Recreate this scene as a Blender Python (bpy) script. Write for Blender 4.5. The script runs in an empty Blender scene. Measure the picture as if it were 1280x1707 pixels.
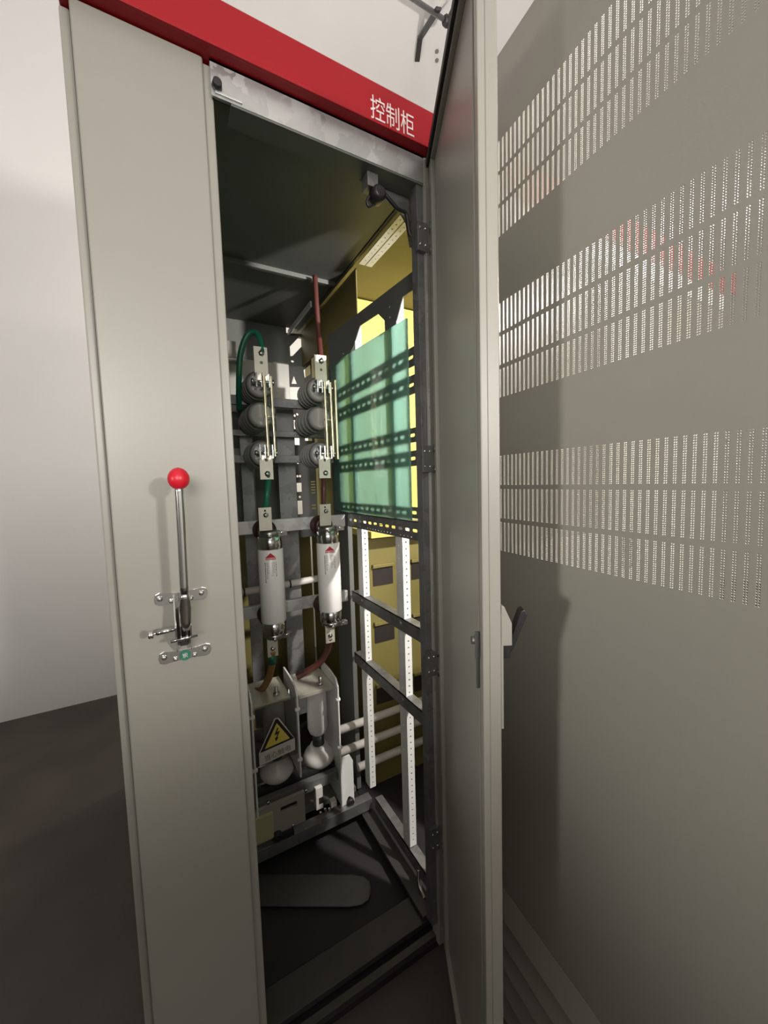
import bpy, bmesh, math, random
from mathutils import Vector, Matrix, geometry
random.seed(7)
SC = bpy.context.scene
COL = SC.collection

# ------------------------------------------------------------------ camera
YAW, PITCH, ROLL, CAMZ, FPX = 0.5048, 0.0765, -0.0292, 1.3155, 646.0
fw = Vector((math.sin(YAW)*math.cos(PITCH), math.cos(YAW)*math.cos(PITCH), -math.sin(PITCH)))
r0 = Vector((math.cos(YAW), -math.sin(YAW), 0)); u0 = r0.cross(fw)
rt = r0*math.cos(ROLL) + u0*math.sin(ROLL); up = -r0*math.sin(ROLL) + u0*math.cos(ROLL)
cd = bpy.data.cameras.new('camera'); cam = bpy.data.objects.new('camera', cd); COL.objects.link(cam)
cam.matrix_world = Matrix(((rt.x, up.x, -fw.x, 0), (rt.y, up.y, -fw.y, 0), (rt.z, up.z, -fw.z, CAMZ), (0, 0, 0, 1)))
cd.sensor_fit = 'HORIZONTAL'; cd.sensor_width = 36.0; cd.lens = FPX/1280*36.0
cd.clip_start = 0.01; cd.clip_end = 60
SC.camera = cam

# ------------------------------------------------------------------ world, light, exposure
W = bpy.data.worlds.new('room_world'); SC.world = W; W.use_nodes = True
W.node_tree.nodes['Background'].inputs[0].default_value = (0.05, 0.05, 0.05, 1)
SC.view_settings.view_transform = 'Standard'; SC.view_settings.look = 'None'
SC.view_settings.exposure = 0.0; SC.view_settings.gamma = 1.0; SC.view_settings.use_curve_mapping = False

def lamp(name, loc, watts, radius, col=(1, .96, .9)):
    d = bpy.data.lights.new(name, 'POINT'); d.energy = watts; d.shadow_soft_size = radius; d.color = col
    o = bpy.data.objects.new(name, d); o.location = loc; COL.objects.link(o); return o
def spot(name, loc, aim, watts, angle, radius, col=(1, .96, .9)):
    d = bpy.data.lights.new(name, 'SPOT'); d.energy = watts; d.spot_size = math.radians(angle); d.spot_blend = 1.0; d.shadow_soft_size = radius; d.color = col
    o = bpy.data.objects.new(name, d); COL.objects.link(o); o.location = loc
    o.rotation_euler = (Vector(aim)-Vector(loc)).to_track_quat('-Z', 'Y').to_euler(); return o
lamp('aisle_lamp', (1.25, -2.8, 1.98), 28, .16)
spot('aisle_spot', (1.22, -2.75, 1.92), (.25, .9, 1.26), 185, 34, .12)
spot('far_aisle_spot', (-2.3, -.30, 1.50), (.62, .25, 1.36), 125, 36, .12)
lamp('rear_aisle_lamp', (1.25, 2.55, 1.75), 18, .06)
lamp('cabinet_top_lamp', (.30, 1.93, 2.41), 14, .06)
lamp('bay_front_lamp', (1.12, .12, 1.90), 145, .03)
ad = bpy.data.lights.new('soft_fill_light', 'AREA'); ad.shape = 'RECTANGLE'; ad.size = 2.0; ad.size_y = 1.5; ad.energy = 200; ad.color = (1, .97, .93)  # added soft area light to fill the interior, no opening behind it
ao = bpy.data.objects.new('soft_fill_light', ad); COL.objects.link(ao); ao.location = (-1.4, -4.6, 2.2)
ao.rotation_euler = (Vector((.3, .9, 1.3))-ao.location).to_track_quat('-Z', 'Y').to_euler()

# ------------------------------------------------------------------ materials
def mat(name, col, rough=.45, metal=0.0, var=.06, scale=6.0, bump=0.0, bscale=80.0, coat=0.0, spec=.5):
    m = bpy.data.materials.new(name); m.use_nodes = True
    nt = m.node_tree; b = nt.nodes['Principled BSDF']
    b.inputs['Roughness'].default_value = rough; b.inputs['Metallic'].default_value = metal
    b.inputs['Specular IOR Level'].default_value = spec
    if coat: b.inputs['Coat Weight'].default_value = coat; b.inputs['Coat Roughness'].default_value = .12
    tc = nt.nodes.new('ShaderNodeTexCoord')
    nz = nt.nodes.new('ShaderNodeTexNoise'); nz.inputs['Scale'].default_value = scale; nz.inputs['Detail'].default_value = 5
    nt.links.new(tc.outputs['Object'], nz.inputs['Vector'])
    rp = nt.nodes.new('ShaderNodeValToRGB')
    lo = [max(0, c*(1-var)) for c in col]; hi = [min(1, c*(1+var)) for c in col]
    rp.color_ramp.elements[0].color = (*lo, 1); rp.color_ramp.elements[1].color = (*hi, 1)
    rp.color_ramp.elements[0].position = .3; rp.color_ramp.elements[1].position = .7
    nt.links.new(nz.outputs['Fac'], rp.inputs['Fac']); nt.links.new(rp.outputs['Color'], b.inputs['Base Color'])
    if bump:
        n2 = nt.nodes.new('ShaderNodeTexNoise'); n2.inputs['Scale'].default_value = bscale; n2.inputs['Detail'].default_value = 3
        nt.links.new(tc.outputs['Object'], n2.inputs['Vector'])
        bp = nt.nodes.new('ShaderNodeBump'); bp.inputs['Strength'].default_value = bump; bp.inputs['Distance'].default_value = .002
        nt.links.new(n2.outputs['Fac'], bp.inputs['Height']); nt.links.new(bp.outputs['Normal'], b.inputs['Normal'])
    return m

M = {}
M['plaster'] = mat('white_plaster', (.74, .72, .71), .85, 0, .03, 1.5, .25, 40, spec=.2)
M['wall_paint'] = mat('grey_wall_paint', (.36, .35, .34), .8, 0, .03, 1.5, .2, 40, spec=.2)
M['concrete'] = mat('dark_concrete', (.085, .072, .065), .8, 0, .18, 3, .5, 60, spec=.3)
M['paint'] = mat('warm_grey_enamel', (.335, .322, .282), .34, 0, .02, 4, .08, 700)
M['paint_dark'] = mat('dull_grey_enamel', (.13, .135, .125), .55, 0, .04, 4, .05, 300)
M['red'] = mat('red_enamel', (.37, .004, .011), .4, 0, .03, 5, .03, 500, spec=.3)
M['white_ink'] = mat('white_ink', (.85, .72, .70), .5, 0, .01)
M['gasket'] = mat('black_rubber', (.012, .012, .012), .6, 0, .1)
M['black'] = mat('black_plastic', (.018, .016, .018), .42, 0, .1)
M['plinth'] = mat('plinth_black', (.02, .018, .02), .7, 0, .1)
def galv(name, lo, hi, rough, sc=28):
    m = bpy.data.materials.new(name); m.use_nodes = True; nt = m.node_tree; b = nt.nodes['Principled BSDF']
    b.inputs['Metallic'].default_value = .75
    tc = nt.nodes.new('ShaderNodeTexCoord'); vo = nt.nodes.new('ShaderNodeTexVoronoi'); vo.inputs['Scale'].default_value = sc
    nz = nt.nodes.new('ShaderNodeTexNoise'); nz.inputs['Scale'].default_value = 18; nz.inputs['Distortion'].default_value = 1.5
    mx = nt.nodes.new('ShaderNodeMix'); mx.data_type = 'VECTOR'; mx.inputs['Factor'].default_value = .06
    nt.links.new(tc.outputs['Object'], nz.inputs['Vector']); nt.links.new(tc.outputs['Object'], mx.inputs['A']); nt.links.new(nz.outputs['Color'], mx.inputs['B'])
    nt.links.new(mx.outputs['Result'], vo.inputs['Vector'])
    rp = nt.nodes.new('ShaderNodeValToRGB'); rp.color_ramp.elements[0].color = (*lo, 1); rp.color_ramp.elements[1].color = (*hi, 1)
    sx = nt.nodes.new('ShaderNodeSeparateColor'); nt.links.new(vo.outputs['Color'], sx.inputs['Color'])
    nt.links.new(sx.outputs['Red'], rp.inputs['Fac']); nt.links.new(rp.outputs['Color'], b.inputs['Base Color'])
    ma = nt.nodes.new('ShaderNodeMath'); ma.operation = 'MULTIPLY_ADD'; ma.inputs[1].default_value = .18; ma.inputs[2].default_value = rough
    nt.links.new(sx.outputs['Green'], ma.inputs[0]); nt.links.new(ma.outputs['Value'], b.inputs['Roughness'])
    return m
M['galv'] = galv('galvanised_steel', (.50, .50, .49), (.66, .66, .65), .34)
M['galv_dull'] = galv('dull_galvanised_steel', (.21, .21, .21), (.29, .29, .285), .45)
M['zinc'] = mat('white_zinc_coat', (.80, .80, .78), .5, .05, .04, 8)
M['chrome'] = mat('polished_chrome', (.72, .72, .71), .16, 1.0, .05, 12)
M['steel'] = mat('brushed_steel', (.50, .49, .48), .28, 1.0, .06, 14)
M['tin'] = mat('tinned_copper', (.70, .67, .57), .38, .6, .06, 20)
M['brass'] = mat('tinned_brass', (.70, .62, .42), .28, .8, .08, 20)
M['ball'] = mat('red_plastic', (.62, .012, .03), .35, 0, .03, 8)
M['porcelain'] = mat('white_porcelain', (.74, .71, .68), .3, 0, .02, 6)
M['resin'] = mat('grey_resin', (.27, .27, .25), .32, 0, .05, 8)
M['brown_resin'] = mat('brown_resin', (.055, .025, .02), .4, 0, .1, 8)
M['yellow_shaded'] = mat('yellow_enamel_shaded', (.20, .165, .05), .5, 0, .08, 4)  # the yellow enamel darkened, shade put into its colour
M['dark_steel'] = mat('dark_steel', (.055, .053, .05), .5, .3, .1, 9)
M['pale_oval'] = mat('pale_oval_grey', (.11, .11, .105), .6, 0, .1, 9)
M['fuse_white'] = mat('glazed_white', (.88, .85, .82), .3, 0, .01, 6)
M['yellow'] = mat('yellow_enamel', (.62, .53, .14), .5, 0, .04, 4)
M['olive'] = mat('khaki_moulding', (.45, .44, .25), .5, 0, .06, 6)
M['slot'] = mat('dark_slot', (.02, .014, .012), .7, 0, .1)
M['green_cable'] = mat('green_cable', (.012, .13, .075), .4, 0, .05, 9)
M['red_cable'] = mat('maroon_cable', (.085, .024, .018), .45, 0, .08, 9)
M['brown_cable'] = mat('brown_cable', (.24, .13, .04), .5, 0, .08, 9)
M['pvc'] = mat('white_pvc', (.62, .58, .53), .5, 0, .04, 9)
M['sign_yellow'] = mat('sign_yellow', (.72, .60, .10), .5, 0, .03, 9)
M['sign_white'] = mat('sign_white', (.66, .62, .55), .5, 0, .03, 9)
M['ink'] = mat('black_ink', (.015, .013, .012), .6, 0, .05)
M['grey_ink'] = mat('grey_ink', (.20, .19, .18), .6, 0, .05)
M['red_ink'] = mat('red_ink', (.5, .02, .03), .6, 0, .05)
M['green_ink'] = mat('green_sticker', (.03, .20, .13), .45, 0, .05)
def glass_mat(name, tint, trans_col, wt, rough=.08):
    m = bpy.data.materials.new(name); m.use_nodes = True; nt = m.node_tree
    for n in list(nt.nodes): nt.nodes.remove(n)
    out = nt.nodes.new('ShaderNodeOutputMaterial')
    tr = nt.nodes.new('ShaderNodeBsdfTransparent'); tr.inputs['Color'].default_value = (*tint, 1)
    tl = nt.nodes.new('ShaderNodeBsdfTranslucent'); tl.inputs['Color'].default_value = (*trans_col, 1)
    df = nt.nodes.new('ShaderNodeBsdfDiffuse'); df.inputs['Color'].default_value = (*[c*.35 for c in trans_col], 1)
    gl = nt.nodes.new('ShaderNodeBsdfGlossy'); gl.inputs['Roughness'].default_value = rough
    nz = nt.nodes.new('ShaderNodeTexNoise'); nz.inputs['Scale'].default_value = 3
    m1 = nt.nodes.new('ShaderNodeMixShader'); m2 = nt.nodes.new('ShaderNodeMixShader'); m0 = nt.nodes.new('ShaderNodeMixShader')
    ma = nt.nodes.new('ShaderNodeMath'); ma.operation = 'MULTIPLY_ADD'; ma.inputs[1].default_value = .1; ma.inputs[2].default_value = wt-.05
    nt.links.new(nz.outputs['Fac'], ma.inputs[0]); nt.links.new(ma.outputs['Value'], m1.inputs['Fac'])
    m0.inputs['Fac'].default_value = .06
    nt.links.new(tl.outputs[0], m0.inputs[1]); nt.links.new(df.outputs[0], m0.inputs[2])
    nt.links.new(tr.outputs[0], m1.inputs[1]); nt.links.new(m0.outputs[0], m1.inputs[2])
    fr = nt.nodes.new('ShaderNodeFresnel'); fr.inputs['IOR'].default_value = 1.4
    nt.links.new(fr.outputs[0], m2.inputs['Fac']); nt.links.new(m1.outputs[0], m2.inputs[1]); nt.links.new(gl.outputs[0], m2.inputs[2])
    nt.links.new(m2.outputs[0], out.inputs['Surface'])
    return m
M['green_glass'] = glass_mat('green_translucent_sheet', (.38, .82, .62), (.74, 1.0, .90), .86)
M['clear_sheet'] = glass_mat('clear_sheet', (.82, .82, .80), (.6, .6, .6), .10)

# ------------------------------------------------------------------ mesh helpers
ORG = {}
def base(name, loc, label=None, cat=None, group=None, kind=None):
    o = bpy.data.objects.new(name, None); COL.objects.link(o); o.location = loc; ORG[o] = Vector(loc); o.empty_display_size = .05
    tag(o, label, cat, group, kind); return o
def tag(o, label=None, cat=None, group=None, kind=None):
    if label: o['label'] = label
    if cat: o['category'] = cat
    if group: o['group'] = group
    if kind: o['kind'] = kind
    return o

class MB:
    """Collects shapes in world coordinates, then links them as ONE mesh object."""
    def __init__(s): s.bm = bmesh.new(); s.sm = set()
    def faces(s, vs, fs, smooth=False):
        bv = [s.bm.verts.new(v) for v in vs]
        for f in fs:
            try:
                fc = s.bm.faces.new([bv[i] for i in f]); fc.smooth = smooth
            except ValueError: pass
        return bv
    def hexa(s, p):   # 8 corners: bottom loop 0-3, top loop 4-7
        s.faces(p, [(3,2,1,0),(4,5,6,7),(0,1,5,4),(1,2,6,5),(2,3,7,6),(3,0,4,7)]); return s
    def box(s, x0, x1, y0, y1, z0, z1):
        return s.hexa([(x0,y0,z0),(x1,y0,z0),(x1,y1,z0),(x0,y1,z0),(x0,y0,z1),(x1,y0,z1),(x1,y1,z1),(x0,y1,z1)])
    def ring(s, rings, cap0=True, cap1=True, smooth=True):
        n = len(rings[0]); vs = [v for r in rings for v in r]; fs = []
        for i in range(len(rings)-1):
            for k in range(n):
                a = i*n+k; b = i*n+(k+1) % n
                fs.append((a, b, b+n, a+n))
        bv = s.faces(vs, fs, smooth)
        if cap0: s.bm.faces.new(bv[:n][::-1])
        if cap1: s.bm.faces.new(bv[-n:])
        return s
    def lathe(s, p, axis, prof, n=24):   # prof: (distance along axis, radius)
        p = Vector(p); ax = Vector(axis).normalized(); a = ax.orthogonal().normalized(); b = ax.cross(a)
        rs = [[p + ax*t + (a*math.cos(2*math.pi*k/n) + b*math.sin(2*math.pi*k/n))*max(r, 1e-5) for k in range(n)] for t, r in prof]
        return s.ring(rs)
    def cyl(s, p0, p1, r, n=20):
        p0 = Vector(p0); p1 = Vector(p1); return s.lathe(p0, p1-p0, [(0, r), ((p1-p0).length, r)], n)
    def tube(s, pts, r, n=12, sub=6):
        P = [Vector(p) for p in pts]; path = []
        for i in range(len(P)-1):
            p0 = P[max(i-1, 0)]; p1 = P[i]; p2 = P[i+1]; p3 = P[min(i+2, len(P)-1)]
            for k in range(sub):
                t = k/sub
                path.append(.5*((2*p1)+(p2-p0)*t+(2*p0-5*p1+4*p2-p3)*t*t+(3*p1-p0-3*p2+p3)*t**3))
        path.append(P[-1]); rs = []; a = None
        for i, q in enumerate(path):
            d = (path[min(i+1, len(path)-1)]-path[max(i-1, 0)]).normalized()
            a = d.orthogonal().normalized() if a is None else (a - d*a.dot(d)).normalized()
            b = d.cross(a)
            rs.append([q+(a*math.cos(2*math.pi*k/n)+b*math.sin(2*math.pi*k/n))*r for k in range(n)])
        return s.ring(rs)
    def plate(s, outer, holes, O, U, V, N, t):   # flat plate with holes: 2D outlines -> world O + u*U + v*V, thickness t along N
        O, U, V, N = Vector(O), Vector(U), Vector(V), Vector(N)
        loops = [outer]+list(holes); pts = []; edges = []; own = []
        for L in loops:
            k = len(pts); n = len(L); pts += [Vector(q) for q in L]; edges += [(k+i, k+(i+1) % n) for i in range(n)]; own.append((k, n))
        v2, e2, f2, *_ = geometry.delaunay_2d_cdt(pts, edges, [], 1, 1e-7)
        def inside(q, L):
            c = False
            for i in range(len(L)):
                (ax, ay), (bx_, by) = L[i], L[i-1]
                if (ay > q[1]) != (by > q[1]) and q[0] < (bx_-ax)*(q[1]-ay)/(by-ay)+ax: c = not c
            return c
        f2 = [f for f in f2 if not any(inside((sum(v2[i][0] for i in f)/len(f), sum(v2[i][1] for i in f)/len(f)), L) for L in holes)]
        W = lambda q, d: O+U*q[0]+V*q[1]+N*d
        vs = [W(q, 0) for q in v2]+[W(q, t) for q in v2]; m = len(v2)
        fs = [tuple(f[::-1]) for f in f2]+[tuple(i+m for i in f) for f in f2]
        cnt = {}
        for f in f2:
            for i in range(len(f)):
                a, b = f[i], f[(i+1) % len(f)]; cnt[(a, b)] = cnt.get((a, b), 0)+1
        for (a, b) in cnt:
            if (b, a) not in cnt: fs.append((a, b, b+m, a+m))
        s.faces(vs, fs); return s
    def build(s, name, m, parent=None, bevel=0, seg=2, origin=None):
        bm = s.bm
        if bevel:
            bmesh.ops.remove_doubles(bm, verts=bm.verts, dist=1e-6)
            es = [e for e in bm.edges if len(e.link_faces) == 2 and e.calc_face_angle(0) > .6]
            bmesh.ops.bevel(bm, geom=es, offset=bevel, segments=seg, affect='EDGES', profile=.6, clamp_overlap=True)
        bmesh.ops.recalc_face_normals(bm, faces=bm.faces)
        return link_mesh(name, bm, m, parent, origin)
def link_mesh(name, bm, m, parent=None, origin=None):
    if origin is None:
        lo = Vector((min(v.co.x for v in bm.verts), min(v.co.y for v in bm.verts), min(v.co.z for v in bm.verts)))
        hi = Vector((max(v.co.x for v in bm.verts), max(v.co.y for v in bm.verts), max(v.co.z for v in bm.verts)))
        origin = (lo+hi)/2
        if parent is None: origin.z = lo.z
    origin = Vector(origin)
    for v in bm.verts: v.co -= origin
    me = bpy.data.meshes.new(name); bm.to_mesh(me); bm.free(); me.materials.append(m)
    o = bpy.data.objects.new(name, me); COL.objects.link(o); ORG[o] = origin
    o.location = origin - (ORG[parent] if parent else Vector((0, 0, 0)))
    if parent: o.parent = parent
    return o
def bx(name, m, parent, *c, bevel=.0015, label=None):
    o = MB().box(*c).build(name, M[m], parent, bevel)
    if label: o['label'] = label
    return o
def circ(u, v, r, n=10): return [(u+r*math.cos(2*math.pi*k/n), v+r*math.sin(2*math.pi*k/n)) for k in range(n)]
def slot(u, v, w, h, n=5):   # horizontal obround
    r = h/2; c = w/2-r
    return [(u+c+r*math.cos(-math.pi/2+math.pi*k/n), v+r*math.sin(-math.pi/2+math.pi*k/n)) for k in range(n+1)] + \
           [(u-c+r*math.cos(math.pi/2+math.pi*k/n), v+r*math.sin(math.pi/2+math.pi*k/n)) for k in range(n+1)]
def rect(u0, u1, v0, v1): return [(u0, v0), (u1, v0), (u1, v1), (u0, v1)]
def copy_tree(o, off, label=None):
    c = o.copy(); COL.objects.link(c); c.location = o.location + Vector(off)
    if label: c['label'] = label
    def kids(src, dst):
        for ch in list(src.children):
            d = ch.copy(); COL.objects.link(d); d.parent = dst; kids(ch, d)
    kids(o, c); return c
def text(name, body, m, parent, O, U, V, size, depth=.0006, center=False):
    c = bpy.data.curves.new('lettering', 'FONT'); c.body = body; c.size = size; c.extrude = depth/2
    t = bpy.data.objects.new('lettering_source', c); COL.objects.link(t)
    me = bpy.data.meshes.new_from_object(t.evaluated_get(bpy.context.evaluated_depsgraph_get()))
    bm = bmesh.new(); bm.from_mesh(me); bpy.data.objects.remove(t); bpy.data.curves.remove(c); bpy.data.meshes.remove(me)
    O, U, V = Vector(O), Vector(U), Vector(V); N = U.cross(V)
    cx = (min(v.co.x for v in bm.verts)+max(v.co.x for v in bm.verts))/2 if center else 0
    for v in bm.verts: v.co = O+U*(v.co.x-cx)+V*v.co.y+N*v.co.z
    return link_mesh(name, bm, M[m], parent)

X, Y, Z = Vector((1, 0, 0)), Vector((0, 1, 0)), Vector((0, 0, 1))
D = .798            # y of the cabinet row's front face

# ------------------------------------------------------------------ room shell
def struct(name, m, *c):
    return tag(MB().box(*c).build(name, M[m]), kind='structure')
struct('floor', 'concrete', -3.2, 6.2, -5.2, 3.1, -.1, 0)
cl = struct('ceiling', 'plaster', -3.2, 6.2, -5.2, 3.1, 4.1, 4.2)
struct('wall_back', 'plaster', -3.2, 6.2, 2.956, 3.1, 0, 4.1)
struct('wall_left', 'wall_paint', -3.2, -3.0, -5.2, 2.956, 0, 4.1)
struct('wall_right', 'wall_paint', 6.0, 6.2, -5.2, 2.956, 0, 4.1)
struct('wall_front', 'wall_paint', -3.0, 6.0, -5.2, -5.0, 0, 4.1)
struct('wall_shade_unseen', 'wall_paint', -3.0, 6.0, -1.35, -1.2, 0, 1.46)  # unseen low wall, added to block light from the lower scene
for q in ((1.702, 2.19), (1.735, 2.234)):
    MB().cyl((q[0], q[1], 4.094), (q[0], q[1], 4.1005), .012, 14).build('anchor_plug', M['grey_ink'], cl)

# ------------------------------------------------------------------ the open cabinet
CB = base('switchgear_cabinet', (.25, 1.42, 0), 'tall warm grey switchgear cabinet with red top band and its narrow door swung open', 'cabinet')
# fixed front panel on the left
FP = MB().box(-.088, .1005, D, D+.02, .03, 2.078).build('front_panel', M['paint'], CB, .005, 3)
MB().box(.098, .1165, D+.009, D+.03, .03, 2.076).build('folded_edge', M['paint'], FP, .004, 3)
MB().box(-.104, -.090, D+.022, D+.04, .03, 2.078).build('folded_edge', M['paint'], FP, .003, 2)
bx('side_panel', 'paint', CB, -.105, -.098, D+.04, 2.05, .03, 2.16)
bx('roof_panel', 'paint', CB, -.105, .603, D+.045, 2.05, 2.15, 2.162)
# red band with its lettering
HD = MB().box(-.102, .605, D-.025, D+.045, 2.08, 2.161).build('top_band', M['red'], CB, .0025, 2)
HD['label'] = 'red enamel top band with white lettering'
bx('band_lip', 'red', HD, -.102, .605, D-.0265, D-.02, 2.079, 2.084, bevel=.001)
text('lettering', '控', 'white_ink', HD, (.4215, D-.0258, 2.0885), X, Z*1.38, .0375)
text('lettering', '制', 'white_ink', HD, (.459, D-.0258, 2.0885), X, Z*1.38, .0375)
text('lettering', '柜', 'white_ink', HD, (.4965, D-.0258, 2.0885), X, Z*1.38, .0375)
# galvanised head beam and its right hand corner
TB = MB().box(.112, .603, D, D+.004, 2.019, 2.0795).box(.112, .603, D, D+.05, 2.0755, 2.0795).build('head_beam', M['galv'], CB)
MB().box(.145, .603, D+.001, D+.05, 2.015, 2.019).build('beam_return', M['paint_dark'], TB)
MB().box(.118, .165, D-.003, D+.012, 2.0235, 2.029).build('stop_tab', M['galv'], TB, .001)
MB().lathe((.1215, D-.012, 2.036), Y, [(0, .0075), (.012, .009)], 14).build('rubber_stop', M['black'], TB)
MB().plate([(.43, 2.018), (.575, 2.018), (.575, 1.90), (.566, 1.90), (.556, 1.955), (.53, 1.985), (.46, 1.998)], [circ(.50, 2.0, .003), circ(.55, 1.975, .003)], (0, D+.052, 0), X, Z, Y, .003).build('corner_gusset', M['galv_dull'], CB)
LC = MB().box(.435, .462, D+.02, D+.05, 1.985, 2.016).build('door_catch', M['galv_dull'], CB, .001)
MB().lathe((.463, D+.01, 1.975), Y, [(0, .011), (.006, .017), (.03, .017), (.036, .01)], 18).build('catch_roller', M['black'], LC)
MB().tube([(.443, D+.03, 1.968), (.437, D+.03, 1.955), (.441, D+.03, 1.946), (.449, D+.03, 1.95)], .0035).build('catch_hook', M['black'], LC)
MB().tube([(.487, D+.03, 1.985), (.52, D+.032, 1.965), (.545, D+.034, 1.962), (.553, D+.036, 1.93), (.558, D+.036, 1.915)], .0045).build('earth_strap', M['black'], CB)
# inner ceiling sheets
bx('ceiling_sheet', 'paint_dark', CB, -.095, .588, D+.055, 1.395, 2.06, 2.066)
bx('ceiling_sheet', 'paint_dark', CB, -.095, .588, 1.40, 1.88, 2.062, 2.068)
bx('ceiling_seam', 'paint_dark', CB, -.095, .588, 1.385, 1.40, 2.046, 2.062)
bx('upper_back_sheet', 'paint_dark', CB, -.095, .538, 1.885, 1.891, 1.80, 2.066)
# front post on the hinge side
PO = MB().box(.556, .574, D+.004, D+.03, .10, 2.018).build('hinge_post', M['galv_dull'], CB, .001)
MB().box(.574, .602, D-.002, D+.03, .035, 2.078).build('post_return', M['paint'], PO, .003, 2)
MB().box(.5735, .5765, D-.0065, D-.001, .10, 2.012).build('sealing_lip', M['galv'], PO, .0008)
def hinge(z):
    h = MB().box(.549, .579, D-.008, D+.0035, z-.033, z+.033).build('hinge', M['galv_dull'], CB, .0012)
    for dz in (-.026, .026):
        MB().cyl((.5865, D-.014, z+dz-.009), (.5865, D-.014, z+dz+.009), .0072, 16).build('hinge_knuckle', M['steel'], h)
        for xx in (.556, .571):
            MB().lathe((xx, D-.0108, z+dz*.72), Y, [(0, .0015), (.0012, .0032), (.003, .0034)], 12).build('rivet', M['chrome'], h)
    MB().cyl((.5865, D-.014, z-.034), (.5865, D-.014, z+.034), .0042, 12).build('hinge_pin', M['steel'], h)
for z in (1.893, 1.37, .845, .36): hinge(z)
# left and rear corner posts
bx('corner_post', 'galv_dull', CB, -.097, -.06, D+.04, D+.08, .05, 2.04)
bx('corner_post', 'galv_dull', CB, -.097, -.06, 1.99, 2.03, .05, 2.14)

# bottom: plinth, sill, floor pan
bx('plinth', 'plinth', CB, -.10, .604, D+.022, 2.04, .001, .032)
bx('sill', 'dark_steel', CB, -.10, .604, D+.012, D+.030, .034, .052)
bx('sill', 'dark_steel', CB, -.10, .604, D+.045, D+.125, .050, .066)
bx('floor_pan', 'plinth', CB, -.10, .604, D+.127, 2.04, .034, .040)
PT = MB().lathe((.12, 1.222, .0585), (.345, -.205, 0), [(0, .048), (.35, .048), (.385, .042), (.405, .028), (.41, .01)], 24)
for v in PT.bm.verts: v.co.z = .0402+max(0, v.co.z-.0105)*.18
PT = PT.build('pale_oval', M['pale_oval'])  # low flattened oval, a little paler than the floor pan
tag(PT, 'pale flattened oval lying on the dark cabinet floor below the switch gear', 'pale_oval')

# ---- side frame on the right (plane x = .6)
def perforated(name, m, y0, y1, z0, z1, x=.600, t=.0025, slots=True, pitch=.040, parent=CB, top=None, ys=None, sz=(.027, .0095)):
    holes = []; zc = (z0+z1)/2; h = z1-z0; n = int((y1-y0-.02)/pitch)
    for i in range(n):
        yy = y0+.025+i*pitch
        if ys and not (ys[0] < yy < ys[1]): continue
        if slots: holes.append(slot(yy, zc, *sz))
        for k in (0, .5):
            for s in (-1, 1):
                if 0 < yy+k*pitch < y1-.008: holes.append(circ(yy+k*pitch-.002, zc+s*h*.36, .0021, 8))
    b = MB().plate(rect(y0, y1, z0, z1), holes, (x, 0, 0), Y, Z, X, t)
    if top: b.box(x, x+top, y0, y1, z1-.0025, z1)
    return b.build(name, M[m], parent)
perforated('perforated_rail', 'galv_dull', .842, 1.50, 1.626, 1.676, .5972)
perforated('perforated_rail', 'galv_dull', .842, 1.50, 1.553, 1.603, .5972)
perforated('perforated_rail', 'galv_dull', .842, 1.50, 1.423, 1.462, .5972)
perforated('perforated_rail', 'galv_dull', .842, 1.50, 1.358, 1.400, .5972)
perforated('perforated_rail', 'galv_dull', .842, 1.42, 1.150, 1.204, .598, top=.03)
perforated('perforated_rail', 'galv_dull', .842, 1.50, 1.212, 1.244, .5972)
for (a, b) in ((.603, .625), (.629, .651)):
    holes = [circ(yy, (a+b)/2, .0026, 8) for yy in [.88+.022*i for i in range(15)]]
    MB().plate(rect(.862, 1.216, a, b), holes, (0, 0, 2.046), Y, X, Z, .0025).build('perforated_rail', M['zinc'], CB)
bx('ceiling_rail', 'zinc', CB, .548, .556, 1.56, 1.90, 2.035, 2.058)
bx('roof_side_rail', 'paint_dark', CB, .592, .603, .845, 1.90, 2.06, 2.15)
# tie beam with chamfered openings under it
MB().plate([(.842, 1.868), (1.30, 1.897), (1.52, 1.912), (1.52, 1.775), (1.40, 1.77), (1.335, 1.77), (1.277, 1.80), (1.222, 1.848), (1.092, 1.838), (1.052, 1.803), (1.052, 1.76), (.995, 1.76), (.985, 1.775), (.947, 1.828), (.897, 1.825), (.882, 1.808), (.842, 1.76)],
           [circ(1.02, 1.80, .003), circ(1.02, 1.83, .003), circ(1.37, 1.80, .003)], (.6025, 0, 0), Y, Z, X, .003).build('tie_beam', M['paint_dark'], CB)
# white perforated uprights
def upright(y, z0, z1):
    holes = [circ(.6155, z0+.02+.0205*i, .0030, 8) for i in range(int((z1-z0-.03)/.0205))]
    b = MB().plate(rect(.603, .6275, z0, z1), holes, (0, y, 0), X, Z, Y, .002)
    holes = [circ(y+.022, z0+.03+.041*i, .0022, 8) for i in range(int((z1-z0-.03)/.041))]
    b.plate(rect(y+.002, y+.040, z0, z1), holes, (.603, 0, 0), Y, Z, X, .002)
    return b.build('perforated_upright', M['zinc'], CB)
upright(1.263, .15, 1.86); upright(.983, .15, 1.86)
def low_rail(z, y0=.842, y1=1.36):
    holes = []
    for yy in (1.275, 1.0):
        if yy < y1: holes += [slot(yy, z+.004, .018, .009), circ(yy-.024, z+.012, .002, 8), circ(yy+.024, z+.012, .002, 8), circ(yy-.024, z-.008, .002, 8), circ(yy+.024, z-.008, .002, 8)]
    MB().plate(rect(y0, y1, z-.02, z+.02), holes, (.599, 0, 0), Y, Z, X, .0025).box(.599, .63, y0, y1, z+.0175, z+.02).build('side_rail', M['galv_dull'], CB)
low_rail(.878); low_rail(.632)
low_rail(.125, .842, 1.22)
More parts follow.
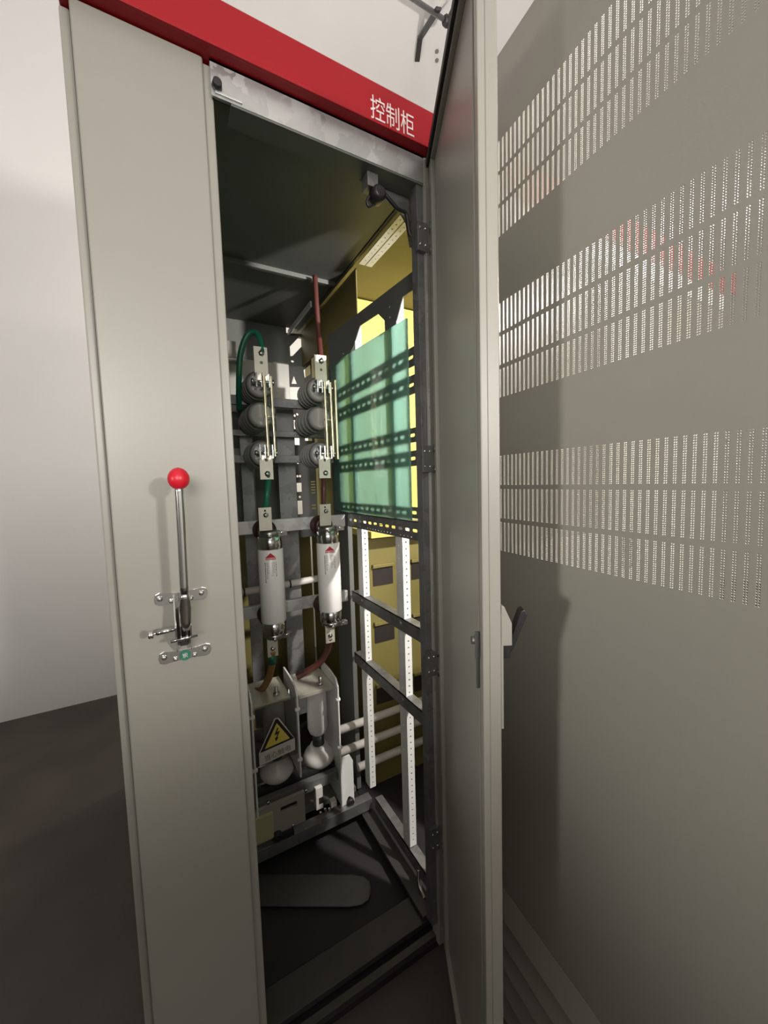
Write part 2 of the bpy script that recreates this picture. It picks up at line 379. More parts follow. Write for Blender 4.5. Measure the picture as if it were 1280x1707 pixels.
MB().tube([(.598, .93, .128), (.592, .92, .10), (.59, .905, .085), (.588, .885, .08)], .006).build('bonding_strap', M['steel'], CB)
bx('bottom_side_rail', 'dark_steel', CB, .555, .603, .845, 1.30, .070, .082)
bx('rear_post', 'paint_dark', CB, .606, .625, 1.395, 1.54, .05, 1.80)
bx('light_block_sheet', 'yellow_shaded', CB, .613, .617, 1.262, 1.90, 1.895, 2.058)  # added sheet, blocks the bay lamp; its colour carries the shade

# ---- rear frame and cross rails
bx('cross_rail', 'galv', CB, .10, .590, 1.380, 1.40, 1.150, 1.196, label='upper galvanised fuse rail')
bx('cross_rail', 'galv', CB, .10, .590, 1.380, 1.40, .855, .897, label='lower galvanised fuse rail')
bx('cross_rail', 'galv_dull', CB, .10, .575, 1.44, 1.46, 1.600, 1.632)
bx('cross_rail', 'galv_dull', CB, .10, .575, 1.44, 1.46, 1.398, 1.425)
bx('cross_rail', 'galv_dull', CB, .10, .575, 1.50, 1.52, 1.500, 1.522)
bx('back_strap', 'galv_dull', CB, .385, .455, 1.55, 1.556, .35, 1.62)
bx('back_strap', 'galv_dull', CB, .245, .290, 1.55, 1.556, .35, 1.62)
bx('back_plate', 'paint_dark', CB, -.095, .10, 1.885, 1.891, .05, 1.80)  # added to stop the bay lamp leaking onto the back wall
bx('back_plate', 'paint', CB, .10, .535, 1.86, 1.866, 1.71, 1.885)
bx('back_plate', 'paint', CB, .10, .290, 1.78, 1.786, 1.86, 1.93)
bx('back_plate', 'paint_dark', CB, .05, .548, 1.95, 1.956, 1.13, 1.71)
for x0, x1 in ((.33, .36), (.47, .50)): bx('back_batten', 'paint', CB, x0, x1, 1.90, 1.92, 1.13, 1.70)
bx('back_batten', 'paint', CB, .10, .54, 1.89, 1.90, 1.655, 1.70)
bx('back_batten', 'paint', CB, .10, .54, 1.89, 1.90, 1.445, 1.49)
# slotted rear upright, daylight showing through its slots
hs = [rect(.5585, .5835, z0, z1) for z0, z1 in ((1.590, 1.634), (1.512, 1.560), (1.28, 1.325), (1.168, 1.236))]
hs += [circ(x, z, .006) for x, z in ((.565, 1.655), (.578, 1.662), (.570, 1.425), (.565, 1.358), (.578, 1.358), (.572, 1.255))]
hs += [rect(.612, .648, 1.534, 1.565), slot(.613, 1.60, .012, .008)]
hs += [rect(.632, .655, 1.27+k*.014, 1.276+k*.014) for k in range(5)]+[rect(.632, .655, 1.19, 1.198), rect(.632, .655, 1.206, 1.214)]
MB().plate(rect(.540, .662, 1.05, 1.70), hs, (0, 1.90, 0), X, Z, Y, .003).build('slotted_upright', M['paint_dark'], CB)
MB().plate([(.530, 1.79), (.662, 1.80), (.662, 2.055), (.542, 2.045)],
           [[(.556, 1.983), (.606, 2.038), (.627, 2.027), (.622, 2.0), (.569, 1.942), (.557, 1.938)], [(.620, 1.879), (.655, 1.909), (.655, 1.864), (.624, 1.842)],
            [(.570, 1.847), (.556, 1.807), (.583, 1.809)], slot(.566, 1.915, .014, .009), slot(.621, 1.957, .012, .009), slot(.634, 1.969, .014, .009)],
           (0, 1.90, 0), X, Z, Y, .003).build('corner_bracket', M['paint_dark'], CB)
# channel carrying the switch gear
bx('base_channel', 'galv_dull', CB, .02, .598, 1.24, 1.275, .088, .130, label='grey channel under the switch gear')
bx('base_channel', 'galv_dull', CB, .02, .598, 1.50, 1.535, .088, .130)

# ---- the narrow door, swung open towards the viewer
PH = math.radians(27.3); HX, HY = .588, .796
U = Vector((-math.sin(PH), -math.cos(PH), 0)); N = Vector((math.cos(PH), -math.sin(PH), 0)); H0 = Vector((HX, HY, 0))
def dp(u, v, z): return H0+U*u+N*v+Z*z
def dbox(b, u0, u1, v0, v1, z0, z1):
    return b.hexa([dp(u0,v0,z0), dp(u1,v0,z0), dp(u1,v1,z0), dp(u0,v1,z0), dp(u0,v0,z1), dp(u1,v0,z1), dp(u1,v1,z1), dp(u0,v1,z1)])
DR = dbox(MB(), 0, .42, .010, .028, .034, 2.076).build('door', M['paint'], CB, .003, 3)
dbox(MB(), .002, .032, .0, .011, .036, 2.074).build('folded_edge', M['paint'], DR, .003, 3)
dbox(MB(), .405, .42, .0, .0105, .036, 2.074).build('folded_edge', M['paint'], DR, .002, 2)
dbox(MB(), .383, .388, .002, .0105, .06, 2.05).build('stiffening_rib', M['paint'], DR, .0015, 2)
dbox(MB(), .032, .405, .0, .0105, 2.052, 2.074).build('folded_edge', M['paint'], DR, .002, 2)
dbox(MB(), .032, .405, .0, .0105, .036, .058).build('folded_edge', M['paint'], DR, .002, 2)
dbox(MB(), .004, .418, -.007, .0, 2.056, 2.074).build('gasket', M['gasket'], DR, .002, 2)
# latch plate, housing and black lever on the outer face, latch on the inner face
dbox(MB(), .355, .4185, .028, .0318, .935, 1.12).build('latch_plate', M['paint'], DR, .001)
hp = [(.0285, 1.085), (.0285, 1.128), (.033, 1.126), (.0445, 1.100), (.0445, 1.066), (.0285, 1.066)]
b = MB(); r1 = [dp(.385, v, z) for v, z in hp]; r2 = [dp(.4195, v, z) for v, z in hp]; b.ring([r1, r2], smooth=False)
b.build('latch_housing', M['paint'], DR, .0012)
b = MB(); lv = [(.040, 1.052), (.063, 1.114), (.068, 1.117), (.073, 1.108), (.053, 1.060), (.045, 1.045)]
b.ring([[dp(.390, v, z) for v, z in lv], [dp(.408, v, z) for v, z in lv]], smooth=False).build('latch_lever', M['black'], DR, .002)
dbox(MB(), .386, .412, .0318, .045, 1.043, 1.0655).build('lock_body', M['gasket'], DR, .002)
dbox(MB(), .389, .394, -.004, .003, 1.035, 1.078).build('latch_tongue', M['galv_dull'], DR, .001)
dbox(MB(), .386, .3895, -.002, .003, .985, 1.035).build('latch_rod', M['galv_dull'], DR, .001)
MB().lathe(dp(.384, -.008, 1.062), N, [(0, .006), (.01, .006)], 14).build('latch_cam', M['galv_dull'], DR)

# ------------------------------------------------------------------ operating lever on the front panel
LV = base('operating_lever', (.012, D, 1.07), 'chrome operating lever with red ball knob on the narrow front panel', 'lever')
MB().lathe((.0155, .716, 1.3145), Z, [(0, .006), (.002, .0098), (.006, .0136), (.0115, .0158), (.0165, .0164), (.022, .0156), (.028, .0125), (.0325, .0075), (.0348, .001)], 32).build('ball_knob', M['ball'], LV)
MB().tube([(.0153, .716, 1.318), (.0145, .717, 1.25), (.0125, .719, 1.14)], .0068, 18).build('lever_rod', M['chrome'], LV)
b = MB(); rs = []
for t, w, d in ((0, .0068, .0068), (.012, .0078, .0068), (.03, .0095, .0065), (.055, .0085, .007), (.07, .006, .006)):
    c = Vector((.0125-.01*t, .719+.25*t, 1.142-t)); rs.append([c+Vector((w*math.cos(a), d*math.sin(a), 0)) for a in [2*math.pi*k/16 for k in range(16)]])
b.ring(rs).build('lever_fork', M['chrome'], LV)
def foot(z, nm):
    c = [(.008+dx, z+dz) for dx, dz in ((-.043, .0), (-.041, .009), (-.034, .012), (-.014, .009), (.016, .009), (.036, .012), (.043, .009), (.045, 0), (.042, -.009), (.035, -.012), (.016, -.010), (-.014, -.010), (-.034, -.012), (-.041, -.009))]
    f = MB().plate(c, [], (0, D-.0025, 0), X, Z, Y, .0025).build(nm, M['chrome'], LV, .0006)
    for xx in (-.026, -.008, .024, .042):
        r = .005 if abs(xx-.008) > .02 else .0045
        MB().lathe((xx, D-.0058, z+(.001 if abs(xx-.008) > .02 else -.006)), Y, [(0, r*.4), (.0012, r*.85), (.0033, r)], 14).build('rivet', M['chrome'], f)
    return f
foot(1.117, 'mounting_foot'); F2 = foot(1.008, 'mounting_foot')
for xx, in ((-.004,), (.019,)):   # cheek plates
    oc = [(D-.001, 1.122), (D-.03, 1.118), (D-.052, 1.10), (D-.060, 1.078), (D-.056, 1.060), (D-.034, 1.038), (D-.012, 1.019), (D-.001, 1.014)]
    MB().plate(oc, [], (xx-.0014, 0, 0), Y, Z, X, .0028).build('cheek_plate', M['chrome'], LV, .0006)
for xx, in ((.003,), (.0125,)):
    oc = [(D-.004, 1.098), (D-.045, 1.094), (D-.062, 1.080), (D-.058, 1.062), (D-.035, 1.046), (D-.004, 1.030)]
    MB().plate(oc, [], (xx-.001, 0, 0), Y, Z, X, .002).build('link_plate', M['steel'], LV, .0004)
MB().cyl((-.013, D-.048, 1.052), (.029, D-.048, 1.055), .003, 12).build('pivot_pin', M['chrome'], LV)
MB().cyl((-.034, D-.035, 1.067), (-.005, D-.035, 1.069), .0042, 14).cyl((-.040, D-.035, 1.0665), (-.033, D-.035, 1.067), .002, 10).build('locking_bolt', M['chrome'], LV)
MB().lathe((-.046, D-.035, 1.066), X, [(0, .006), (.0025, .0075), (.004, .0055), (.0055, .0075), (.008, .006)], 16).build('knurled_knob', M['chrome'], LV)
bx('backing_block', 'black', LV, .001, .0145, D-.020, D-.002, 1.030, 1.06)
MB().lathe((.008, D-.0042, 1.0055), Y, [(0, .0093), (.0012, .0095)], 24).build('round_sticker', M['green_ink'], F2)
b = MB()
for p in ([(.004, 1.0175), (.006, 1.014), (.0045, 1.010)], [(.0035, 1.0145), (.0085, 1.0155)], [(.0075, 1.0185), (.008, 1.013), (.0065, 1.009)], [(.0095, 1.018), (.0115, 1.015), (.0095, 1.0125), (.012, 1.010)]):
    b.tube([(x, D-.0046, z-.008) for x, z in p], .0006, 6, 3)
b.build('sticker_mark', M['white_ink'], F2)

# ------------------------------------------------------------------ green translucent sheet in the side frame
GS = MB().box(.5915, .5965, .915, 1.478, 1.206, 1.785)
for v in GS.bm.verts:
    if v.co.z > 1.5 and v.co.y < 1: v.co.z = 1.757
tag(GS.build('acrylic_sheet', M['green_glass']), 'pale green translucent sheet standing on the perforated rail at the right side', 'sheet')

# ------------------------------------------------------------------ fuses
FX, FY = .283, 1.30
def post_insulator(nm, x, z, y0, y1, r, m, parent):
    L = y1-y0; pr = [(0, r*.7), (L*.08, r*.95)]
    for k in range(4):
        a = L*(.12+.2*k); pr += [(a, r*.72), (a+L*.06, r), (a+L*.1, r), (a+L*.16, r*.72)]
    pr += [(L, r*.72)]
    return MB().lathe((x, y0, z), Y, pr, 28).build(nm, M[m], parent)
FU = base('fuse', (FX, FY, .80), 'white high voltage fuse tube nearer the narrow front panel, dull side', 'fuse', 'high voltage fuses on the rails')
MB().lathe((FX, FY, .862), Z, [(0, .0395), (.002, .041), (.243, .041), (.245, .0395)], 40).build('fuse_tube', M['fuse_white'], FU)
for z0, z1, q in ((1.106, 1.150, 1), (.822, .863, -1)):
    MB().lathe((FX, FY, z0), Z, [(0, .0365), (.002, .0385), (z1-z0-.002, .0385), (z1-z0, .036)], 36).build('end_cap', M['chrome'], FU)
    zc = 1.158 if q > 0 else .815
    c = MB().lathe((FX, FY, zc-.009), Z, [(0, .028), (.001, .034), (.017, .034), (.018, .028)], 30)
    c.box(FX+.022, FX+.05, FY-.034, FY-.028, zc-.007, zc+.007).box(FX+.022, FX+.05, FY-.022, FY-.016, zc-.007, zc+.007)
    c = c.build('fuse_clip', M['steel'], FU)
    for s in (-1, 1):
        MB().lathe((FX+.012+s*.020, FY-.044, zc+.004*s), Y, [(0, .004), (.001, .0065), (.006, .0065), (.0062, .0035), (.016, .0035)], 6).build('clamp_bolt', M['chrome'], c)
post_insulator('support_insulator', FX-.006, 1.165, 1.315, 1.38, .036, 'brown_resin', FU)
post_insulator('support_insulator', FX-.006, .868, 1.315, 1.38, .036, 'brown_resin', FU)
tb = MB().plate(rect(FX-.038, FX+.002, 1.172, 1.246), [circ(FX-.018, 1.236, .0035, 10)], (0, FY-.035, 0), X, Z, Y, .004).build('terminal_tab', M['tin'], FU)
MB().lathe((FX-.016, FY-.043, 1.222), Y, [(0, .003), (.001, .0062), (.006, .0062), (.0065, .009), (.008, .009)], 6).build('terminal_bolt', M['chrome'], tb)
tb = MB().plate(rect(FX-.030, FX+.004, .748, .81), [circ(FX-.014, .756, .003, 10)], (0, FY-.02, 0), X, Z, Y, .004).build('terminal_tab', M['tin'], FU)
MB().lathe((FX-.013, FY-.028, .775), Y, [(0, .003), (.001, .0062), (.006, .0062), (.0065, .009), (.008, .009)], 6).build('terminal_bolt', M['chrome'], tb)
# printed label, wrapped on the front of the tube
def on_tube(s, z, e=.0004):   # s: arc metres from the label's centre line
    a = -math.pi/2-.22+s/.041
    return Vector((FX+(.041+e)*math.cos(a), FY+(.041+e)*math.sin(a), z))
def patch(b, s0, s1, z0, z1, n=4):
    for i in range(n):
        a = s0+(s1-s0)*i/n; c = s0+(s1-s0)*(i+1)/n
        b.faces([on_tube(a, z0), on_tube(c, z0), on_tube(c, z1), on_tube(a, z1)], [(0, 1, 2, 3)])
b = MB()
for k in range(14):
    w = .017*(1-(k+.5)/14); patch(b, -w, w, 1.083+k*.00115, 1.083+(k+1)*.00115)
patch(b, -.017, .017, 1.0765, 1.0785); patch(b, -.016, .016, 1.0795, 1.0815)
lbl = b.build('label_logo', M['red_ink'], FU); lbl['label'] = 'red triangle logo'
b = MB()
for k, (s0, L, w) in enumerate(((-.020, .062, .0030), (-.0135, .055, .0016), (-.0095, .035, .0012), (.002, .045, .0012), (.006, .040, .0012), (.010, .030, .0012), (.0150, .048, .0022))):
    zz = 1.068
    while zz > 1.068-L:
        d = random.choice((.003, .005, .007)); patch(b, s0, s0+w, zz-d, zz, 1); zz -= d+random.choice((.0012, .002))
b.build('label_print', M['grey_ink'], FU)
FU2 = copy_tree(FU, (.203, 0, 0), 'white high voltage fuse tube nearer the open side frame, bright side')

# ------------------------------------------------------------------ disconnector poles
PX = .283
PL = base('disconnector_pole', (PX, 1.31, 1.34), 'knife switch pole with a pair of tinned blades, below the green cable loop', 'switch', 'knife switch poles')
def contact(z0, z1, q, parent):
    hl = [circ(PX+.001, z0+(.062 if q < 0 else .055), .005, 12), circ(PX, z0+(.02 if q < 0 else .088), .003, 10)]
    t = MB().plate(rect(PX-.021, PX+.021, z0, z1), hl, (0, 1.293, 0), X, Z, Y, .004).build('contact_plate', M['tin'], parent)
    zb = z0+.018 if q < 0 else z1-.02
    MB().lathe((PX+.002, 1.2855, zb), Y, [(0, .003), (.001, .0072), (.006, .0072), (.0062, .010), (.0078, .010)], 6).build('terminal_bolt', M['steel'], t)
contact(1.652, 1.756, 1, PL); contact(1.336, 1.418, -1, PL)
for z in (1.646, 1.424):
    b = MB()
    for xx in (-.022, -.006, .018): b.box(PX+xx-.0022, PX+xx+.0022, 1.266, 1.300, z-.022, z+.022)
    b.build('contact_jaw', M['chrome'], PL, .001)
    MB().cyl((PX-.032, 1.274, z-.004), (PX+.03, 1.274, z-.004), .0045, 12).build('jaw_pin', M['chrome'], PL)
    for s in (-.034, .03): MB().lathe((PX+s-.004, 1.274, z-.004), X, [(0, .006), (.001, .0085), (.007, .0085), (.008, .006)], 6).build('jaw_nut', M['steel'], PL)
for xx, yy in ((.003, 1.262), (.026, 1.268)):
    b = MB(); b.hexa([(PX+xx-.003, yy, 1.408), (PX+xx+.003, yy, 1.408), (PX+xx+.003, yy+.022, 1.408), (PX+xx-.003, yy+.022, 1.408), (PX+xx-.005, yy, 1.662), (PX+xx+.001, yy, 1.662), (PX+xx+.001, yy+.022, 1.662), (PX+xx-.005, yy+.022, 1.662)])
    b.build('switch_blade', M['brass'], PL, .001)
MB().cyl((PX-.004, 1.273, 1.535), (PX+.032, 1.273, 1.535), .0035, 10).build('blade_spacer', M['brass'], PL)
for z in (1.642, 1.545, 1.420): post_insulator('post_insulator', PX-.004, z, 1.304, 1.44 if z != 1.545 else 1.50, .046, 'resin', PL)
PL2 = copy_tree(PL, (.200, 0, 0), 'knife switch pole with a trio of tinned blades, beside the green sheet')
b = MB().box(.5015+.018, .5075+.018, 1.262, 1.284, 1.40, 1.67)
o = b.build('switch_blade', M['brass'], None, .001); o.parent = PL2; o.location = ORG[o]-Vector(PL2.location)

# ------------------------------------------------------------------ cables
def cable(nm, pts, r, m, label):
    o = MB().tube(pts, r, 14, 8).build(nm, M[m]); return tag(o, label, 'cable')
cable('power_cable', [(.232, 1.44, 1.58), (.225, 1.37, 1.66), (.232, 1.35, 1.745), (.255, 1.34, 1.803), (.281, 1.325, 1.808), (.290, 1.305, 1.766), (.288, 1.299, 1.738)], .0095, 'green_cable', 'green cable looping over into the top of the knife switch')
cable('power_cable', [(.287, 1.300, 1.350), (.289, 1.310, 1.325), (.284, 1.315, 1.28), (.272, 1.295, 1.236), (.270, 1.281, 1.222)], .0105, 'green_cable', 'short green cable between the knife switch and the duller fuse')
cable('power_cable', [(.500, 1.36, 2.05), (.498, 1.35, 1.95), (.499, 1.34, 1.84), (.492, 1.315, 1.78), (.488, 1.300, 1.742)], .0095, 'red_cable', 'maroon cable dropping into the knife switch beside the green sheet')
cable('power_cable', [(.483, 1.304, 1.345), (.484, 1.315, 1.30), (.476, 1.30, 1.245), (.473, 1.281, 1.22)], .009, 'red_cable', 'short maroon cable between the knife switch and the brighter fuse')
c1 = cable('power_cable', [(.270, 1.287, .765), (.270, 1.30, .72), (.262, 1.33, .655), (.244, 1.37, .60), (.225, 1.40, .585)], .012, 'brown_cable', 'brown cable with a green collar under the duller fuse')
MB().cyl((.270, 1.29, .752), (.2705, 1.301, .718), .0135, 16).build('collar', M['green_cable'], c1)
cable('power_cable', [(.473, 1.287, .765), (.478, 1.33, .70), (.455, 1.36, .645), (.41, 1.38, .615), (.375, 1.39, .60)], .012, 'red_cable', 'maroon cable bending left under the brighter fuse')

# white conduit behind the fuses, tied to the frame
CN = MB().tube([(.12, 1.52, .915), (.35, 1.52, .921), (.592, 1.52, .929)], .014, 16).build('conduit', M['pvc'])
tag(CN, 'white plastic conduit running behind the two fuses', 'conduit')
for xx in (.225, .40): MB().lathe((xx-.003, 1.52, .9215 if xx > .3 else .917), X, [(0, .0158), (.006, .0158)], 16).build('cable_tie', M['black'], CN)
for k, (z, lb) in enumerate(((.353, 'topmost of the three white tubes crossing low behind the uprights'), (.262, 'middle of the three white tubes crossing low behind the uprights'), (.168, 'lowest of the three white tubes crossing low behind the uprights'))):
    tag(MB().cyl((.52 if k < 2 else .60, 1.365, z), (1.02, 1.365, z), .0155, 16).build('tube', M['pvc']), lb, 'tube', 'white tubes low behind the uprights')

# ------------------------------------------------------------------ switch gear on the channel
GR = base('vacuum_switch', (.33, 1.38, .13), 'grey switch gear with white insulators between dividers on the channel', 'switch')
def divider(x, y0=1.25, y1=1.42, z0=.14, z1=.605):
    oc = [(y0, z0), (y1, z0), (y1, z1+.012), (y0+.08, z1+.012), (y0+.02, z1+.004), (y0, z1-.02)]
    MB().plate(oc, [circ(y0+.1, z1-.05, .01, 12)], (x-.003, 0, 0), Y, Z, X, .006).build('divider_plate', M['zinc'], GR, .001)
    for z in (z1-.07, z1-.25):
        MB().lathe((x-.009, y0+.006, z), X, [(0, .003), (.002, .007), (.016, .007), (.018, .003)], 12).build('divider_stud', M['zinc'], GR)
divider(.188, z1=.645, z0=.16); divider(.336, z0=.315, z1=.625); divider(.483, z1=.615)
for x, dz in ((.275, 0), (.433, -.008)):
    MB().lathe((x, 1.345, .392+dz), Z, [(0, .020), (.010, .031), (.028, .037), (.165, .037), (.186, .033), (.192, .024)], 32).build('vacuum_bottle', M['porcelain'], GR)
    MB().lathe((x, 1.345, .235+dz), Z, [(0, .020), (.03, .030), (.056, .053), (.066, .058), (.078, .057), (.092, .050), (.105, .036), (.118, .030)], 32).build('shed_insulator', M['porcelain'], GR)
    MB().lathe((x, 1.345, .353+dz), Z, [(0, .022), (.039, .022)], 20).build('coupling_stem', M['dark_steel'], GR)
    t = MB().box(x-.085, x+.045, 1.275, 1.44, .585+dz, .597+dz).build('terminal_bar', M['tin'], GR, .001)
    MB().lathe((x+.005, 1.31, .597+dz), Z, [(0, .011), (.009, .011), (.0092, .006), (.03, .006), (.031, .003)], 6).build('terminal_bolt', M['steel'], t)
    MB().lathe((x+.005, 1.345, .232+dz), Z, [(0, .012), (.013, .012)], 16).build('drive_stem', M['steel'], GR)
bx('drive_shaft', 'black', GR, .195, .478, 1.30, 1.325, .262, .285, bevel=.003)
bx('drive_beam', 'paint_dark', GR, .17, .478, 1.27, 1.295, .232, .268)
bx('base_frame', 'paint_dark', GR, .10, .56, 1.30, 1.50, .1305, .150)
mc = MB().plate(rect(.175, .345, .150, .258), [rect(.262, .318, .218, .236)], (0, 1.252, 0), X, Z, Y, .012).build('mechanism_cover', M['paint'], GR, .001)
MB().box(.263, .317, 1.262, 1.27, .216, .238).build('cover_slot', M['slot'], mc)
bx('moulded_end', 'olive', GR, .172, .235, 1.243, 1.256, .148, .238, bevel=.004)
bx('auxiliary_switch', 'porcelain', GR, .386, .412, 1.255, 1.285, .165, .245, bevel=.002)
bx('auxiliary_switch_slot', 'slot', GR, .396, .413, 1.2545, 1.257, .185, .208, bevel=0)
bx('terminal_block', 'pvc', GR, .440, .462, 1.252, 1.275, .151, .172, bevel=.002)
for xx, zz in ((.398, .158), (.415, .164), (.430, .158), (.350, .262), (.222, .275), (.300, .158)):
    MB().lathe((xx, 1.244, zz), Y, [(0, .003), (.001, .006), (.005, .006), (.0055, .003), (.012, .003)], 6).build('frame_bolt', M['chrome'], GR)
MB().plate([(.488, .131), (.535, .131), (.535, .29), (.522, .318), (.488, .318)], [circ(.515, .15, .007)], (0, 1.262, 0), X, Z, Y, .004).build('angle_bracket', M['zinc'], GR, .001)
MB().lathe((.517, 1.247, .140), Y, [(0, .012), (.014, .014)], 14).build('rubber_grommet', M['black'], GR)
MB().lathe((.245, 1.235, .145), Y, [(0, .012), (.02, .018), (.03, .018)], 16).box(.255, .30, 1.236, 1.25, .133, .15).build('foot_clamp', M['black'], GR, .001)
bx('clear_barrier', 'clear_sheet', GR, .194, .330, 1.256, 1.259, .40, .60, bevel=0)

# warning sign on the clear barrier
WS = base('warning_sign', (.262, 1.2545, .43), 'yellow triangular high voltage warning sign in front of the left insulator', 'sign')
sy = 1.2555
MB().plate([(.203, .405), (.321, .418), (.322, .458), (.272, .548), (.258, .549), (.203, .448)], [], (0, sy-.001, 0), X, Z, Y, .001).build('sign_backing', M['sign_white'], WS)
MB().plate([(.207, .449), (.319, .460), (.268, .546), (.261, .546)], [], (0, sy-.0016, 0), X, Z, Y, .0006).build('sign_border', M['ink'], WS)
MB().plate([(.222, .4575), (.305, .4655), (.2645, .532)], [], (0, sy-.0022, 0), X, Z, Y, .0006).build('sign_field', M['sign_yellow'], WS)
MB().plate([(.2655, .516), (.2695, .514), (.263, .5015), (.2735, .5035), (.2635, .4835), (.268, .4835), (.259, .470), (.2555, .484), (.259, .483), (.2655, .4955), (.2545, .493)], [], (0, sy-.0027, 0), X, Z, Y, .0005).build('lightning_bolt', M['ink'], WS)
text('sign_lettering', '当心触电', 'grey_ink', WS, (.2635, sy-.0016, .4205), Vector((1, 0, .11)), Z, .0225, .0005, True)

# ------------------------------------------------------------------ yellow enclosure behind
YE = base('yellow_enclosure', (1.0, 1.75, 0), 'yellow enclosure with dark slots and painted-in shade standing behind the uprights', 'enclosure')
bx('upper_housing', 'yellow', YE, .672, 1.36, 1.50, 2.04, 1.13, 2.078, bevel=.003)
LH = bx('lower_housing', 'yellow_shaded', YE, .672, 1.36, 1.40, 2.05, .02, 1.10, bevel=.003)  # same yellow as above, with the shade in its colour
bx('lid', 'yellow', YE, .665, 1.362, 1.31, 1.50, 1.102, 1.128, bevel=.002)  # overhang extended forward to shade the lower front
bx('rear_housing', 'yellow_shaded', YE, .10, .668, 2.06, 2.08, .02, 1.13, bevel=.002)
for z in (.925, .683, .416):
    for x0, x1 in ((.712, .806), (.90, 1.0)):
        bx('vent_slot', 'slot', LH, x0, x1, 1.397, 1.402, z-.036, z+.036, bevel=0)
        bx('slot_hood', 'yellow_shaded', LH, x0-.004, x1+.004, 1.386, 1.400, z+.04, z+.055, bevel=.003)

# ------------------------------------------------------------------ neighbouring cabinet with the perforated door
NB = base('ventilated_cabinet', (1.0, 1.42, 0), 'grey cabinet beyond the narrow door, with perforated door swung open towards the viewer', 'cabinet')
hb = bx('top_band', 'red', NB, .610, 1.385, D-.025, D+.045, 2.08, 2.161, bevel=.0025)
hb['label'] = 'red enamel top band'
bx('head_beam', 'zinc', NB, .610, 1.385, D, D+.05, 2.015, 2.0795)  # white in place of galvanised, strong light put into the colour
bx('front_post', 'paint', NB, .610, .652, D+.002, D+.04, .03, 2.014)
bx('front_post', 'paint', NB, 1.345, 1.385, D+.002, D+.04, .03, 2.014)
bx('side_panel', 'paint', NB, 1.378, 1.385, D+.045, 2.05, .03, 2.08)
bx('roof_panel', 'yellow_shaded', NB, .606, 1.385, D+.048, 2.05, 2.083, 2.10)  # shaded underside put into the roof colour
bx('shade_cover', 'paint', NB, .87, 1.343, D+.004, D+.020, .06, 1.12)  # unseen cover, added to shade the enclosure's lower front
bx('plinth', 'plinth', NB, .610, 1.385, D+.03, 2.05, .0, .03)
# perforated door
PS = math.radians(5.5); PU = Vector((-math.sin(PS), -math.cos(PS), 0)); PN = Vector((math.cos(PS), -math.sin(PS), 0)); P0 = Vector((.66, D-.002, 0))
def pp(u, v, z): return P0+PU*u+PN*v+Z*z
def pbox(b, u0, u1, v0, v1, z0, z1):
    return b.hexa([pp(u0,v0,z0), pp(u1,v0,z0), pp(u1,v1,z0), pp(u0,v1,z0), pp(u0,v0,z1), pp(u1,v0,z1), pp(u1,v1,z1), pp(u0,v1,z1)])
UW, ZB, ZT, PTK = .70, .335, 2.178, .0012
rows = []
for (a, b_) in ((1.825, 2.013), (1.492, 1.690), (1.155, 1.367)):
    h = (b_-a-2*.0085)/3
    rows += [(a+k*(h+.0085), a+k*(h+.0085)+h) for k in range(3)]
rows.sort()
PITCH_C, CW, HP = .0118, .0056, .0031
U0, NC = .085, 48
verts, faces = [], []
def quad3(u0, u1, z0, z1):    # solid patch, front and back
    k = len(verts)
    for v in (0, PTK): verts.extend([pp(u0, v, z0), pp(u1, v, z0), pp(u1, v, z1), pp(u0, v, z1)])
    faces.append((k, k+1, k+2, k+3)); faces.append((k+7, k+6, k+5, k+4))
hexo = [(math.sin(k*math.pi/3), math.cos(k*math.pi/3)) for k in range(6)]   # 0 = top, clockwise
RU, RZ = .00105, .00118
def cell(u0, u1, z0, z1):
    uc, zc = (u0+u1)/2, (z0+z1)/2; k = len(verts)
    for v in (0, PTK):
        verts.extend([pp(u0, v, z0), pp(u1, v, z0), pp(u1, v, z1), pp(u0, v, z1), pp(uc, v, z0), pp(uc, v, z1)])
        verts.extend([pp(uc+a*RU, v, zc+b*RZ) for a, b in hexo])
    H = k+6
    faces.append((k+5, k+3, k+0, k+4, H+3, H+4, H+5, H+0)); faces.append((k+4, k+1, k+2, k+5, H+0, H+1, H+2, H+3))
    q = 12
    faces.append((H+0+q, H+5+q, H+4+q, H+3+q, k+4+q, k+0+q, k+3+q, k+5+q)); faces.append((H+3+q, H+2+q, H+1+q, H+0+q, k+5+q, k+2+q, k+1+q, k+4+q))
    for i in range(6):
        j = (i+1) % 6; faces.append((H+i, H+j, H+j+q, H+i+q))
z = ZB
for (a, b_) in rows:
    quad3(0, UW, z, a)
    n = int((b_-a)/HP); hp_ = (b_-a)/n; u = 0
    for c in range(NC):
        ua = U0+c*PITCH_C
        quad3(u, ua, a, b_)
        for k in range(n):
            cell(ua, ua+CW/2, a+k*hp_, a+(k+1)*hp_); cell(ua+CW/2, ua+CW, a+k*hp_, a+(k+1)*hp_)
        u = ua+CW
    quad3(u, UW, a, b_); z = b_
quad3(0, UW, z, ZT)
org = pp(UW/2, 0, (ZB+ZT)/2)
me = bpy.data.meshes.new('perforated_door'); me.from_pydata([v-org for v in verts], [], faces); me.materials.append(M['paint']); me.update()
PD = bpy.data.objects.new('perforated_door', me); COL.objects.link(PD); ORG[PD] = org; PD.parent = NB; PD.location = org-ORG[NB]
pbox(MB(), 0, .004, .0015, .010, .03, ZT).build('door_return', M['paint'], PD, .001)
pbox(MB(), UW-.004, UW, .0015, .026, .03, ZT).build('door_return', M['paint'], PD, .001)
pbox(MB(), .005, UW-.005, .0015, .026, ZT-.003, ZT).build('door_return', M['paint'], PD, .001)
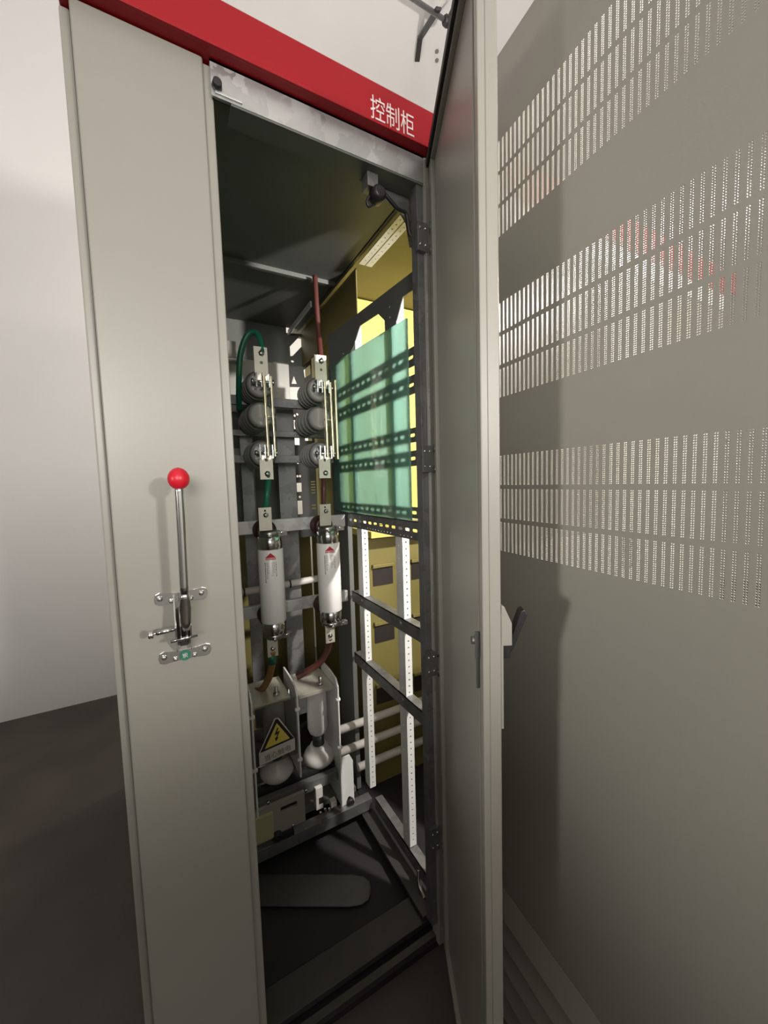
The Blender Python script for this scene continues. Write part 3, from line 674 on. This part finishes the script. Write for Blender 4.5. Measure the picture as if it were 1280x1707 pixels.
# louvred kick plate along the bottom of that door
for k in range(5):
    z1 = ZB-.001-k*.064
    b = MB(); o_ = .017
    b.hexa([pp(.002, -o_, z1-.054), pp(UW-.002, -o_, z1-.054), pp(UW-.002, .006, z1-.058), pp(.002, .006, z1-.058), pp(.002, .0, z1), pp(UW-.002, .0, z1), pp(UW-.002, .006, z1), pp(.002, .006, z1)])
    b.build('louvre', M['paint'], PD, .001)

# one more cabinet further along the row, closed
FB = base('closed_cabinet', (1.8, 1.42, 0), 'closed grey cabinet further along the row, seen through the perforations', 'cabinet')
bx('body', 'paint', FB, 1.392, 2.19, D+.03, 2.05, .03, 2.16)
hb = bx('top_band', 'red', FB, 1.392, 2.19, D-.025, D+.029, 2.08, 2.161, bevel=.0025); hb['label'] = 'red enamel top band'
bx('head_beam', 'zinc', FB, 1.392, 2.19, D, D+.029, 2.015, 2.0795)  # whitened likewise, so the beam looks brightly lit
dd = bx('door', 'paint', FB, 1.40, 2.18, D+.005, D+.0295, .06, 2.01, bevel=.004)
bx('door_handle', 'black', dd, 1.43, 1.455, D-.018, D+.0045, .98, 1.12, bevel=.003)
bx('plinth', 'plinth', FB, 1.392, 2.19, D+.04, 2.05, .0, .0295)

# ------------------------------------------------------------------ pipe under the ceiling
PI = base('ceiling_pipe', (1.5, 1.885, 3.9), 'grey pipe with hanger arm under the white ceiling', 'pipe')
MB().cyl((.8, 1.893, 3.9), (1.525, 1.884, 3.9), .012, 20).build('pipe', M['galv_dull'], PI)
MB().lathe((1.515, 1.884, 3.9), X, [(0, .016), (.008, .024), (.03, .026), (.045, .020), (.047, .01)], 18).build('pipe_end_cap', M['black'], PI)
MB().cyl((1.535, 1.884, 3.9), (1.575, 1.86, 3.99), .005, 10).build('end_hook', M['black'], PI)
b = MB()
for (p, q) in (((1.452, 1.845, 3.885), (1.553, 2.165, 4.082)), ((1.549, 2.158, 4.082), (1.612, 2.285, 4.082))):
    p, q = Vector(p), Vector(q); d = (q-p).normalized(); w = d.cross(Z).normalized()*.016; h = w.cross(d).normalized()*.006
    b.hexa([p-w-h, p+w-h, p+w+h, p-w+h, q-w-h, q+w-h, q+w+h, q-w+h])
b.build('hanger_arm', M['black'], PI, .002)
